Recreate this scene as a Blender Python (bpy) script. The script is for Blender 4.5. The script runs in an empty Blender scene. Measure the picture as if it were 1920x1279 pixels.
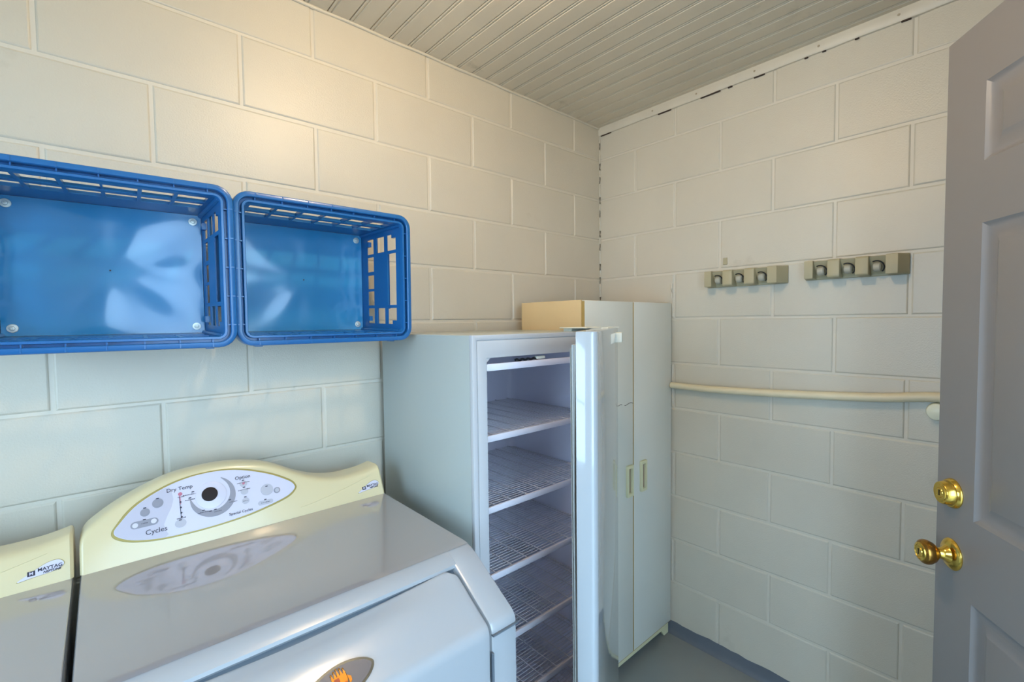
import bpy, bmesh, math, random
from mathutils import Vector, Matrix
random.seed(7)
SC = bpy.context.scene
COL = SC.collection
PI = math.pi

# ------------------------------------------------------------------ camera
cam_d = bpy.data.cameras.new('camera')
cam = bpy.data.objects.new('camera', cam_d)
COL.objects.link(cam)
cam_d.sensor_fit = 'HORIZONTAL'
cam_d.sensor_width = 36.0
cam_d.lens = 869.2 / 1920 * 36
cam_d.clip_start = 0.02
r = Vector((0.74794, -0.66367, -0.01180)); u = Vector((0.03650, 0.02338, 0.99906)); f = Vector((0.6628, 0.7476, -0.0417))
f.normalize(); r = (r - f * r.dot(f)).normalized(); u = r.cross(f)
M = Matrix((r, u, -f)).transposed().to_4x4()
M.translation = Vector((-1.945, -1.4995, 1.458))
cam.matrix_world = M
SC.camera = cam

# ------------------------------------------------------------------ world, lights, exposure
SC.view_settings.view_transform = 'Standard'
SC.view_settings.look = 'None'
SC.view_settings.exposure = 0.38
SC.view_settings.gamma = 1.0
SC.view_settings.use_curve_mapping = False
W = bpy.data.worlds.new('sky'); SC.world = W; W.use_nodes = True
nt = W.node_tree; nt.nodes.clear()
wo = nt.nodes.new('ShaderNodeOutputWorld'); bg = nt.nodes.new('ShaderNodeBackground')
bg.inputs[0].default_value = (0.50, 0.74, 1.0, 1); bg.inputs[1].default_value = 6.8
nt.links.new(bg.outputs[0], wo.inputs[0])

def light(name, kind, loc, energy, color, rot=None, **kw):
    d = bpy.data.lights.new(name, kind); o = bpy.data.objects.new(name, d); COL.objects.link(o)
    o.location = loc; d.energy = energy; d.color = color
    if rot: o.rotation_euler = rot
    for k, v in kw.items(): setattr(d, k, v)
    return o
# the doorway guides the sampling of the sky light (a portal gives off no light itself)
p = light('doorway_portal', 'AREA', (-1.62, -1.93, 1.03), 1, (1, 1, 1), (-PI/2, 0, 0), shape='RECTANGLE', size=0.84, size_y=2.06)
p.rotation_euler = (PI/2, 0, PI)
p.data.cycles.is_portal = True
p2 = light('added_window_portal', 'AREA', (-3.02, -1.01, 1.51), 1, (1, 1, 1), (0, PI/2*-1, 0), shape='RECTANGLE', size=1.1, size_y=1.1)  # portal for the added left-wall window, guides sky sampling there too
p2.data.cycles.is_portal = True
LAMP = (-1.33, -0.859, 2.337)

# ------------------------------------------------------------------ helpers
def srgb(c): return tuple(((x/255)/12.92 if x/255 <= .04045 else ((x/255+.055)/1.055)**2.4) for x in c)
MATS = {}
def mat(name, col, rough=.5, metal=0., coat=0., coat_rough=.05, var=0., var_scale=3., bump=0., bump_scale=200., ior=None, spec=None, stain=None, emit=None):
    if name in MATS: return MATS[name]
    m = bpy.data.materials.new(name); m.use_nodes = True; n = m.node_tree.nodes; l = m.node_tree.links
    b = n['Principled BSDF']
    c = srgb(col) if max(col) > 1.001 else col
    b.inputs['Base Color'].default_value = (*c, 1); b.inputs['Roughness'].default_value = rough; b.inputs['Metallic'].default_value = metal
    b.inputs['Coat Weight'].default_value = coat; b.inputs['Coat Roughness'].default_value = coat_rough
    if ior: b.inputs['Coat IOR'].default_value = ior
    if spec is not None: b.inputs['Specular IOR Level'].default_value = spec
    tc = n.new('ShaderNodeTexCoord')
    last = None
    if var or stain:
        no = n.new('ShaderNodeTexNoise'); no.inputs['Scale'].default_value = var_scale; no.inputs['Detail'].default_value = 5
        l.new(tc.outputs['Object'], no.inputs['Vector'])
        mr = n.new('ShaderNodeMapRange'); mr.inputs['From Min'].default_value = .3; mr.inputs['From Max'].default_value = .7
        mr.inputs['To Min'].default_value = 1 - var; mr.inputs['To Max'].default_value = 1 + var * .4
        l.new(no.outputs['Fac'], mr.inputs['Value'])
        mx = n.new('ShaderNodeMix'); mx.data_type = 'RGBA'; mx.blend_type = 'MULTIPLY'; mx.inputs[0].default_value = 1
        mx.inputs[6].default_value = (*c, 1); l.new(mr.outputs[0], mx.inputs[7])
        last = mx.outputs[2]
        if stain:
            n2 = n.new('ShaderNodeTexNoise'); n2.inputs['Scale'].default_value = stain[1]; n2.inputs['Detail'].default_value = 8; n2.inputs['Roughness'].default_value = .65
            l.new(tc.outputs['Object'], n2.inputs['Vector'])
            m2 = n.new('ShaderNodeMapRange'); m2.inputs['From Min'].default_value = stain[2]; m2.inputs['From Max'].default_value = stain[2] + .12
            m2.inputs['To Min'].default_value = 0; m2.inputs['To Max'].default_value = stain[3]
            l.new(n2.outputs['Fac'], m2.inputs['Value'])
            m3 = n.new('ShaderNodeMix'); m3.data_type = 'RGBA'; l.new(m2.outputs[0], m3.inputs[0]); l.new(last, m3.inputs[6])
            m3.inputs[7].default_value = (*srgb(stain[0]), 1); last = m3.outputs[2]
        l.new(last, b.inputs['Base Color'])
    if bump:
        nb = n.new('ShaderNodeTexNoise'); nb.inputs['Scale'].default_value = bump_scale; nb.inputs['Detail'].default_value = 4
        l.new(tc.outputs['Object'], nb.inputs['Vector'])
        bp = n.new('ShaderNodeBump'); bp.inputs['Strength'].default_value = bump; bp.inputs['Distance'].default_value = .002
        l.new(nb.outputs['Fac'], bp.inputs['Height']); l.new(bp.outputs[0], b.inputs['Normal'])
    if emit:
        b.inputs['Emission Color'].default_value = (*emit[0], 1); b.inputs['Emission Strength'].default_value = emit[1]
    MATS[name] = m; return m

class MB:
    def __init__(s): s.bm = bmesh.new()
    def poly(s, vs, fs):
        b = [s.bm.verts.new(v) for v in vs]
        out = []
        for q in fs:
            try: out.append(s.bm.faces.new([b[i] for i in q]))
            except ValueError: pass
        return b, out
    def box(s, lo, hi, bev=0, seg=2, M=None):
        x0, y0, z0 = lo; x1, y1, z1 = hi
        t = bmesh.new()
        vs = [t.verts.new(v) for v in ((x0,y0,z0),(x1,y0,z0),(x1,y1,z0),(x0,y1,z0),(x0,y0,z1),(x1,y0,z1),(x1,y1,z1),(x0,y1,z1))]
        for q in ((3,2,1,0),(4,5,6,7),(0,1,5,4),(1,2,6,5),(2,3,7,6),(3,0,4,7)): t.faces.new([vs[i] for i in q])
        if bev: bmesh.ops.bevel(t, geom=t.edges[:], offset=bev, segments=seg, profile=.5, affect='EDGES')
        return s.take(t, M)
    def take(s, t, M=None):
        if M is not None: bmesh.ops.transform(t, matrix=M, verts=t.verts)
        me = bpy.data.meshes.new('t'); t.to_mesh(me); t.free(); s.bm.from_mesh(me); bpy.data.meshes.remove(me); return s
    def prism(s, pts, a, b, axis='x', bev=0, seg=2, M=None, sel=None):
        """pts: 2D outline; axis x -> pts are (y,z); y -> (x,z); z -> (x,y)"""
        t = bmesh.new()
        def P(p, c): return {'x': (c, p[0], p[1]), 'y': (p[0], c, p[1]), 'z': (p[0], p[1], c)}[axis]
        A = [t.verts.new(P(p, a)) for p in pts]; B = [t.verts.new(P(p, b)) for p in pts]; n = len(pts)
        fa = t.faces.new(A[::-1]); fb = t.faces.new(B)
        for i in range(n): t.faces.new((A[i], A[(i+1) % n], B[(i+1) % n], B[i]))
        bmesh.ops.recalc_face_normals(t, faces=t.faces[:])
        if bev:
            bmesh.ops.bevel(t, geom=list(fa.edges) + list(fb.edges), offset=bev, segments=seg, profile=.5, affect='EDGES')
        return s.take(t, M)
    def tube(s, pts, rad, n=12, cap=True, closed=False):
        pts = [Vector(p) for p in pts]; N = len(pts); rings = []
        up = Vector((0, 0, 1))
        for i, p in enumerate(pts):
            if closed: d = pts[(i+1) % N] - pts[i-1]
            else: d = pts[min(i+1, N-1)] - pts[max(i-1, 0)]
            d.normalize()
            a = d.cross(up)
            if a.length < 1e-4: a = d.cross(Vector((1, 0, 0)))
            a.normalize(); b = a.cross(d)
            rr = rad(i/(N-1)) if callable(rad) else rad
            rings.append([s.bm.verts.new(p + (a*math.cos(t) + b*math.sin(t))*rr) for t in [2*PI*k/n for k in range(n)]])
        for i in range(N if closed else N-1):
            A, B = rings[i], rings[(i+1) % N]
            for k in range(n): s.bm.faces.new((A[k], A[(k+1) % n], B[(k+1) % n], B[k]))
        if cap and not closed:
            s.bm.faces.new(rings[0][::-1]); s.bm.faces.new(rings[-1])
        return s
    def lathe(s, prof, n=32, M=None):
        """prof: (r, z) from bottom axis to top axis, about local z"""
        t = bmesh.new(); rings = []
        for (rr, z) in prof:
            if rr < 1e-6: rings.append([t.verts.new((0, 0, z))])
            else: rings.append([t.verts.new((rr*math.cos(2*PI*k/n), rr*math.sin(2*PI*k/n), z)) for k in range(n)])
        for A, B in zip(rings, rings[1:]):
            for k in range(n):
                k2 = (k+1) % n
                if len(A) == 1 and len(B) == 1: continue
                if len(A) == 1: t.faces.new((A[0], B[k2], B[k]))
                elif len(B) == 1: t.faces.new((A[k], A[k2], B[0]))
                else: t.faces.new((A[k], A[k2], B[k2], B[k]))
        return s.take(t, M)
    def loft(s, sections, cap=True):
        R = [[s.bm.verts.new(p) for p in sec] for sec in sections]; n = len(R[0])
        for A, B in zip(R, R[1:]):
            for k in range(n): s.bm.faces.new((A[k], A[(k+1) % n], B[(k+1) % n], B[k]))
        if cap: s.bm.faces.new(R[0][::-1]); s.bm.faces.new(R[-1])
        return s
    def build(s, name, m, parent=None, org=None, ang=32, recalc=True, merge=1e-5, smooth=True):
        bm = s.bm
        if merge: bmesh.ops.remove_doubles(bm, verts=bm.verts, dist=merge)
        if recalc: bmesh.ops.recalc_face_normals(bm, faces=bm.faces[:])
        if org is None: org = parent_org(parent)
        o3 = Vector(org)
        bmesh.ops.translate(bm, verts=bm.verts, vec=-o3)
        for e in bm.edges:
            if len(e.link_faces) == 2: e.smooth = e.calc_face_angle(0) < math.radians(ang)
        for fc in bm.faces: fc.smooth = smooth
        me = bpy.data.meshes.new(name); bm.to_mesh(me); bm.free()
        me.materials.append(m)
        o = bpy.data.objects.new(name, me); COL.objects.link(o)
        if parent is None: o.location = o3
        else: o.parent = parent
        return o

def parent_org(p):
    if p is None: return (0, 0, 0)
    return tuple(p['_org']) if '_org' in p.keys() else parent_org(p.parent)
ROOTS = []
def thing(name, label, cat, loc, group=None, rot=None, local=False):
    o = bpy.data.objects.new(name, None); COL.objects.link(o); o.location = loc
    o.empty_display_size = .05
    if rot: o.rotation_euler = rot
    o['label'] = label; o['category'] = cat
    if group: o['group'] = group
    o['_org'] = (0., 0., 0.) if local else tuple(float(v) for v in loc)
    ROOTS.append(o); return o
def tag(o, label, cat, group=None):
    o['label'] = label; o['category'] = cat
    if group: o['group'] = group
    return o
def struct(o): o['kind'] = 'structure'; return o
def copy_tree(o, parent=None):
    c = o.copy(); COL.objects.link(c); c.parent = parent
    for ch in list(o.children): copy_tree(ch, c)
    return c

FONT = bpy.data.curves
def text_bm(txt, size, M, depth=.0003, align='CENTER', bold=0.0, shear=0.0, sx=1.0):
    cu = bpy.data.curves.new('tx', 'FONT'); cu.body = txt; cu.size = size; cu.align_x = align; cu.align_y = 'CENTER'; cu.extrude = depth; cu.offset = bold; cu.shear = shear
    cu.resolution_u = 3
    ob = bpy.data.objects.new('tx', cu); COL.objects.link(ob)
    bpy.context.view_layer.update()
    me = bpy.data.meshes.new_from_object(ob.evaluated_get(bpy.context.evaluated_depsgraph_get()))
    bpy.data.objects.remove(ob); bpy.data.curves.remove(cu)
    t = bmesh.new(); t.from_mesh(me); bpy.data.meshes.remove(me)
    bmesh.ops.transform(t, matrix=M @ Matrix.Diagonal((sx, 1, 1, 1)), verts=t.verts)
    return t

def catmull(pts, n=6, closed=True):
    out = []; N = len(pts)
    rng = range(N) if closed else range(N-1)
    for i in rng:
        if closed: p0, p1, p2, p3 = pts[i-1], pts[i], pts[(i+1) % N], pts[(i+2) % N]
        else: p0, p1, p2, p3 = pts[max(i-1, 0)], pts[i], pts[i+1], pts[min(i+2, N-1)]
        for k in range(n):
            t = k/n
            out.append(tuple(.5*((2*b) + (c-a)*t + (2*a-5*b+4*c-d)*t*t + (-a+3*b-3*c+d)*t**3) for a, b, c, d in zip(p0, p1, p2, p3)))
    if not closed: out.append(tuple(pts[-1]))
    return out

# ------------------------------------------------------------------ materials
m_wall = mat('painted_block', (206, 199, 182), .34, var=.06, var_scale=2.5, bump=.38, bump_scale=240, stain=((150, 136, 112), 5.0, .64, .25))
m_mortar = mat('painted_joint', (211, 204, 188), .45, bump=.3, bump_scale=120)
m_ceil = mat('painted_beadboard', (214, 203, 182), .55, var=.10, var_scale=2.0, bump=.1, bump_scale=90, stain=((120, 112, 92), 6.0, .62, .35))
m_trim = mat('painted_trim', (208, 201, 184), .45, var=.06, var_scale=9, stain=((110, 85, 60), 22.0, .69, .7))
m_nail = mat('painted_nail', (170, 156, 132), .5)
m_gap = mat('dark_gap', (60, 45, 34), .8)
m_floor = mat('grey_floor_paint', (146, 149, 146), .35, var=.10, var_scale=3, bump=.1, bump_scale=60)
m_band = mat('grey_base_paint', (104, 110, 118), .45, var=.08, var_scale=6)
m_door = mat('grey_door_paint', (134, 130, 128), .38, var=.03, var_scale=3)
m_brass = mat('polished_brass', (236, 196, 92), .16, 1.0)
m_brass_d = mat('aged_brass', (176, 128, 60), .22, 1.0)
m_key = mat('keyway', (60, 48, 20), .5, .6)
m_white = mat('white_enamel', (170, 173, 176), .20, coat=.5, coat_rough=.08)
m_top = mat('lid_enamel', (158, 152, 150), .16, coat=1.0, coat_rough=.02, ior=1.9, spec=.7)
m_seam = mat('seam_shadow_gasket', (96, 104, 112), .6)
m_cream = mat('aged_cream_plastic', (212, 199, 158), .30, coat=.3, coat_rough=.12)
m_panel = mat('pale_panel', (204, 202, 216), .30)
m_zone = mat('panel_zone_grey', (186, 184, 198), .35)
m_gold = mat('gold_line', (160, 146, 84), .35, .4)
m_grey = mat('printed_grey', (140, 140, 150), .45)
m_lgrey = mat('printed_light_grey', (178, 178, 188), .45)
m_ink = mat('printed_ink', (40, 38, 58), .5)
m_red = mat('printed_red', (186, 110, 130), .5)
m_dial = mat('dial_dark', (40, 32, 32), .55, spec=.2)
m_plate = mat('badge_grey', (96, 93, 96), .35)
m_chrome = mat('chrome', (220, 222, 222), .12, 1.0)
m_crest = mat('crest_gold', (168, 116, 50), .36, .9)
m_crest_r = mat('crest_red', (150, 50, 26), .35)
m_black = mat('black_plastic', (30, 32, 36), .4)
m_fr_side = mat('freezer_side_enamel', (172, 178, 172), .38, coat=.2, bump=.15, bump_scale=500)
m_fr = mat('freezer_white', (190, 191, 192), .30, coat=.3)
m_fr_door = mat('freezer_door_white', (176, 180, 183), .14, coat=.8, coat_rough=.05)
m_liner = mat('freezer_liner', (226, 226, 240), .38)
m_wire = mat('coated_wire', (206, 204, 212), .4)
m_gasket = mat('gasket_grey', (204, 206, 202), .5)
m_gasket_d = mat('gasket_tan', (140, 118, 96), .6)
m_hinge = mat('hinge_cream', (232, 230, 214), .4)
m_cab = mat('cabinet_melamine', (222, 221, 210), .38, var=.03, var_scale=3)
m_cab_side = mat('cabinet_almond', (222, 192, 142), .5, var=.07, var_scale=6, stain=((150, 110, 60), 9, .66, .4))
m_cab_edge = mat('cabinet_raw_edge', (176, 146, 84), .6, var=.1, var_scale=20)
m_cab_h = mat('handle_cream', (222, 216, 176), .4)
m_cab_hd = mat('handle_recess', (150, 128, 108), .5)
m_blue = mat('blue_crate_plastic', (30, 98, 158), .28, coat=.15)
m_pan = mat('glossy_blue_pan', (46, 136, 188), .22, coat=.45, coat_rough=.07)
m_bolt = mat('zinc_washer', (210, 214, 206), .35, .6)
m_rack = mat('taupe_rack_plastic', (176, 166, 134), .5, var=.04, var_scale=15)
m_ball = mat('grey_roller', (176, 172, 156), .45)
m_pipe = mat('cream_pipe', (226, 212, 178), .42, var=.06, var_scale=14, stain=((150, 110, 70), 20, .70, .5))
m_pipe_w = mat('white_fitting', (232, 232, 208), .35)
m_porc = mat('porcelain', (235, 232, 224), .3)
m_bulb = mat('lit_bulb', (255, 220, 160), .3, emit=((1, .74, .46), 290))
m_out = mat('concrete_outside', (150, 150, 146), .8, var=.1, var_scale=1)

# ------------------------------------------------------------------ room
CEIL = 2.436
HX = -2.95; FY = -1.85
def zl(i): return 2.4794 - .2032*i
def block_wall(name, L, plane, parity, off):
    """plane 'back': wall face y=0, u=-x ; 'right': face x=0, u=-y. Blocks stand 3 mm proud of the mortar."""
    mb = MB()
    def P(uu, d, z): return (-uu, d, z) if plane == 'back' else (d, -uu, z)
    D = .0032
    # mortar slab
    lo = P(0, .15, 0); hi = P(L, D, CEIL + .02)
    if plane == 'back': mb.box((-L, D, -.02), (.15, .16, CEIL+.03))
    else: mb.box((D, -L, -.02), (.16, .15, CEIL+.03))
    rnd = random.Random(3 if plane == 'back' else 5)
    for i in range(12):
        top = zl(i) if i else CEIL + .012
        bot = zl(i+1)
        odd = (i % 2 == 0) == (parity == 0)
        joints = [0.0]
        n = 1 if odd else 2
        while n*.2032 + off < L: joints.append(n*.2032 + off + rnd.uniform(-.0025, .0025)); n += 2
        joints.append(L)
        jz = [rnd.uniform(-.0015, .0015) for _ in range(2)]
        for a, b in zip(joints, joints[1:]):
            ga = .0042 if a > 0 else 0; gb = .0042 if b < L else 0
            z0 = bot + .0042 + rnd.uniform(-.001, .001); z1 = top - .0042 + rnd.uniform(-.001, .001)
            a1, b1 = a + ga, b - gb; h = rnd.uniform(-.0006, .0008); c = .0045
            sk = [rnd.uniform(-.001, .001) for _ in range(4)]
            o = [P(a1, D, z0+sk[0]), P(b1, D, z0+sk[1]), P(b1, D, z1+sk[2]), P(a1, D, z1+sk[3])]
            m1 = [P(a1+c*.45, D*.35, z0+c*.45), P(b1-c*.45, D*.35, z0+c*.45), P(b1-c*.45, D*.35, z1-c*.45), P(a1+c*.45, D*.35, z1-c*.45)]
            q = [P(a1+c, h*0, z0+c), P(b1-c, 0, z0+c), P(b1-c, 0, z1-c), P(a1+c, 0, z1-c)]
            fs = [(0,1,5,4),(1,2,6,5),(2,3,7,6),(3,0,4,7),(4,5,9,8),(5,6,10,9),(6,7,11,10),(7,4,8,11),(8,9,10,11)]
            mb.poly(o + m1 + q, fs)
    # bottom filler under the lowest course
    nsl = 6
    o = mb.build(name, m_wall, None, ang=8, recalc=False, merge=0)
    o.data.materials.append(m_mortar)
    for k, fc in enumerate(o.data.polygons): fc.material_index = 1 if k < nsl else 0
    # consistent outward normals
    bm = bmesh.new(); bm.from_mesh(o.data)
    tgt = Vector((0, -1, 0)) if plane == 'back' else Vector((-1, 0, 0))
    for fc in bm.faces:
        cpt = fc.calc_center_median()
        dd = cpt.y if plane == 'back' else cpt.x
        if dd < D + 1e-4 and abs(fc.normal.dot(tgt)) > .05 and fc.normal.dot(tgt) < 0: fc.normal_flip()
    bm.to_mesh(o.data); bm.free()
    return struct(o)
block_wall('wall_back', 2.95, 'back', 0, 0.0)
block_wall('wall_right', 1.85, 'right', 1, 0.010)

WY0, WY1, WZ0, WZ1 = -1.56, -.46, .96, 2.06  # opening for an unseen, added window that lights the dim side of the room
mb = MB()
mb.box((HX-.15, FY-.15, -.02), (HX, WY0, CEIL+.03)); mb.box((HX-.15, WY1, -.02), (HX, .16, CEIL+.03))
mb.box((HX-.15, WY0, -.02), (HX, WY1, WZ0)); mb.box((HX-.15, WY0, WZ1), (HX, WY1, CEIL+.03))
struct(mb.build('wall_left', m_wall))
mb = MB()
for a, b in (((HX-.10, WY0, WZ0), (HX-.05, WY0+.04, WZ1)), ((HX-.10, WY1-.04, WZ0), (HX-.05, WY1, WZ1)), ((HX-.10, WY0, WZ0), (HX-.05, WY1, WZ0+.04)), ((HX-.10, WY0, WZ1-.04), (HX-.05, WY1, WZ1)), ((HX-.09, WY0, (WZ0+WZ1)/2-.015), (HX-.06, WY1, (WZ0+WZ1)/2+.015))): mb.box(a, b, .003)
struct(mb.build('added_window_1', m_trim))  # frame of the added window, guessed and out of view, there for its light
mb = MB()
DX0, DX1, DZ = -2.045, -1.195, 2.06
mb.box((HX-.15, FY-.15, -.02), (DX0, FY, CEIL+.03)); mb.box((DX1, FY-.15, -.02), (.16, FY, CEIL+.03)); mb.box((DX0, FY-.15, DZ), (DX1, FY, CEIL+.03))
struct(mb.build('wall_front', m_wall))
mb = MB()
for x0, x1 in ((DX0, DX0+.03), (DX1-.03, DX1)): mb.box((x0, FY-.15, 0), (x1, FY+.012, DZ), .002)
mb.box((DX0, FY-.15, DZ-.03), (DX1, FY+.012, DZ+.01), .002)
struct(mb.build('trim_2', m_trim))
struct(MB().box((HX, FY-.15, -.12), (.02, .02, 0)).build('floor', m_floor))
struct(MB().box((HX-6, FY-12, -.16), (6, FY-.15, -.02)).build('ground', m_out))
# painted base strip with a wavy top edge and a small cove
def strip(name, pts_fn, L, top):
    mb = MB(); rnd = random.Random(9); N = 60; secs = []
    for i in range(N+1):
        uu = L*i/N; t = top + rnd.uniform(-.0035, .0035)
        secs.append([pts_fn(uu, d, z) for d, z in ((.001, 0), (-.016, 0), (-.010, .004), (-.005, .012), (-.0018, .022), (-.0012, t), (.001, t))])
    mb.loft(secs); return struct(mb.build(name, m_band, ang=60))
strip('baseboard_right', lambda uu, d, z: (d, -uu, z), 1.85, .056)
strip('baseboard_back', lambda uu, d, z: (-uu, d, z), 2.95, .056)

# beadboard ceiling: boards run front to back, grooves every 70 mm
mb = MB(); prof = []
x = 0.02
grooves = [-.04 - .0701*k for k in range(43)]
prof.append((.16, 0))
for g in grooves:
    if g < HX + .02: break
    for dx, dz in ((.0085, 0), (.007, .0035), (.005, .0035), (.0035, .0008), (0, 0), (-.0035, .0008), (-.0045, .0080), (-.0072, .0080), (-.0080, .0)):
        prof.append((g + dx, dz))
prof.append((HX-.15, 0))
N = len(prof)
vs = [(a, FY-.15, CEIL+b) for a, b in prof] + [(a, .16, CEIL+b) for a, b in prof] + [(.16, FY-.15, CEIL+.1), (HX-.15, FY-.15, CEIL+.1), (.16, .16, CEIL+.1), (HX-.15, .16, CEIL+.1)]
fs = [(i, i+1, N+i+1, N+i) for i in range(N-1)] + [(2*N, 2*N+1, 2*N+3, 2*N+2)]
mb.poly(vs, fs)
struct(mb.build('ceiling', m_ceil, ang=20, recalc=False))
# trim board along the top of the right wall, with old cracks under it
mb = MB(); N = 46; secs = []
rnd = random.Random(4)
for i in range(N+1):
    y = -.0005 - 1.8495*i/N; w = rnd.uniform(-.001, .001)
    secs.append([(0.002, y, CEIL+.002), (-.012, y, CEIL+.002), (-.0125, y, CEIL-.012), (-.011+w*.5, y, 2.402+w), (-.008, y, 2.398+w), (.002, y, 2.397+w)])
mb.loft(secs)
t1 = struct(mb.build('trim_1', m_trim, ang=40))
mb = MB()
for y0, y1 in ((-.075, -.010), (-.40, -.335), (-.62, -.535), (-.668, -.650), (-.79, -.75), (-1.22, -1.195)):
    mb.box((-.0075, y0, 2.3935), (-.0015, y1, 2.3985), .0012, 1)
for y in (-.93, -.985, -1.08): mb.box((-.0075, y-.006, 2.394), (-.0015, y+.006, 2.398), .001, 1)
mb.build('crack', m_gap, t1, org=(0, 0, 0))
mb = MB()
for y in (-.31, -.52, -.755, -.97, -1.19): mb.lathe([(0, 0), (.004, 0), (.0035, .0015), (0, .002)], 12, Matrix.Translation((-.0125, y, 2.418)) @ Matrix.Rotation(-PI/2, 4, 'Y'))
mb.build('nail', m_nail, t1, org=(0, 0, 0))
# caulk bead along the top of the back wall and in the corner
mb = MB()
pts = [(x, -.003 + .0008*math.sin(x*31), CEIL - .003 + .001*math.sin(x*23)) for x in [HX + (2.95-.013)*k/90 for k in range(91)]]
mb.tube(pts, .0055, 8)
struct(mb.build('trim_3', m_trim))
mb = MB(); mb.tube([(-.002 + .0008*math.sin(z*37), -.002, z) for z in [.05 + 2.38*k/70 for k in range(71)]], .0045, 8)
struct(mb.build('trim_4', m_wall))

# ------------------------------------------------------------------ room door (six panels, standing open)
E3 = Vector((-.5394, -1.3618, 0)); DT = 2.045; DW = .81; DB = .012
th = math.radians(55.1)
Dd = Vector((math.sin(th), math.cos(th), 0))          # from hinge to free edge
# local frame: x from free edge towards hinge, z up, y = away from camera side (thickness)
ex = -Dd; ez = Vector((0, 0, 1)); ey = ez.cross(ex)
# ey must point away from the camera side
camside = Vector((-1.4, -.14, 0))
MD = Matrix((ex, ey, ez)).transposed().to_4x4(); MD.translation = E3
sgn = 1 if ey.dot(camside) < 0 else -1               # +1: thickness along +y local
def door_face(mb, y0, out):
    """face with six raised panels; y0 plane, out = -1/+1 outward direction in local y"""
    xs = [0, .112, .375, .435, .698, DW]; zs = [DB, .24, .868, 1.039, 1.643, 1.765, 1.919, DT]
    cols = [(.112, .375), (.435, .698)]; rows = [(.24, .868), (1.039, 1.643), (1.765, 1.919)]
    for i in range(5):
        for j in range(7):
            a, b, c, d = xs[i], xs[i+1], zs[j], zs[j+1]
            if (a, b) in cols and (c, d) in rows:
                prev = None
                for ins, dep in ((0, 0), (.004, -.0035), (.011, -.0075), (.020, -.0085), (.026, -.0085), (.040, -.0022), (.043, -.0012)):
                    q = [(a+ins, y0+out*dep, c+ins), (b-ins, y0+out*dep, c+ins), (b-ins, y0+out*dep, d-ins), (a+ins, y0+out*dep, d-ins)]
                    if prev: mb.poly(prev + q, [(k, (k+1) % 4, 4+(k+1) % 4, 4+k) for k in range(4)])
                    prev = q
                mb.poly(prev, [(0, 1, 2, 3)])
            else: mb.poly([(a, y0, c), (b, y0, c), (b, y0, d), (a, y0, d)], [(0, 1, 2, 3)])
mb = MB(); T = .044*sgn
door_face(mb, 0, -sgn); door_face(mb, T, sgn)
e = [(0, 0, DB), (DW, 0, DB), (DW, 0, DT), (0, 0, DT), (0, T, DB), (DW, T, DB), (DW, T, DT), (0, T, DT)]
mb.poly(e, [(0, 1, 5, 4), (1, 2, 6, 5), (2, 3, 7, 6), (3, 0, 4, 7)])
door = mb.build('door_1', m_door, None, merge=1e-4, ang=25)
door.matrix_world = MD
struct(door)
door['_org'] = (0., 0., 0.)
OUT = Matrix.Rotation(PI/2*sgn, 4, 'X')      # lathe z -> outward (-y*sgn) in door-local
def at_door(x, z, d=0): return Matrix.Translation((x, -sgn*d, z)) @ OUT
kx, kz = .053, .9435
mb = MB(); mb.lathe([(0, 0), (.033, 0), (.0335, .002), (.031, .005), (.026, .008), (.019, .010), (.0175, .013), (.0140, .016), (.0120, .020), (0.0105, .026)], 40, at_door(kx, kz))
mb.build('knob_rose', m_brass, door)
mb = MB(); mb.lathe([(.0105, .018), (.0110, .023), (.0105, .026), (.0150, .030), (.0215, .036), (.0255, .044), (.0262, .050), (.0245, .055), (.0215, .0573), (.0205, .0580), (0, .0580)], 40, at_door(kx, kz))
kn = mb.build('door_knob', m_brass_d, door)
mb = MB(); mb.lathe([(0, .0578), (.0195, .0578), (.0190, .0603), (.0150, .0613), (.0145, .0603), (.0115, .0603), (.0105, .0618), (0, .0620)], 32, at_door(kx, kz))
kf = mb.build('keyhole_plate', m_brass, kn)
mb = MB(); mb.box((kx-.0012, -sgn*.0617-.001, kz-.006), (kx+.0012, -sgn*.0617+.001, kz+.006)); mb.build('keyway', m_key, kn)
bx, bz = .051, 1.0765
mb = MB(); mb.lathe([(0, 0), (.0315, 0), (.032, .002), (.031, .005), (.0285, .0085), (.0265, .009), (.0235, .022), (.0225, .0235), (0, .0238)], 40, at_door(bx, bz))
db = mb.build('deadbolt', m_brass, door)
mb = MB(); mb.lathe([(0, .0236), (.0185, .0236), (.018, .0248), (.0112, .0250), (.0108, .0244), (.0100, .0256), (0, .0258)], 32, at_door(bx, bz)); mb.build('keyhole_plate', m_brass, db)
mb = MB(); mb.box((bx-.0012, -sgn*.0258-.0009, bz-.006), (bx+.0012, -sgn*.0258+.0009, bz+.006)); mb.build('keyway', m_key, db)
mb = MB()
for z in (.25, 1.05, 1.85): mb.box((DW-.002, T*.0-.004*sgn - .0, z-.05), (DW+.012, T*.5, z+.05), .002)
mb.build('hinge', m_brass_d, door)

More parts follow.
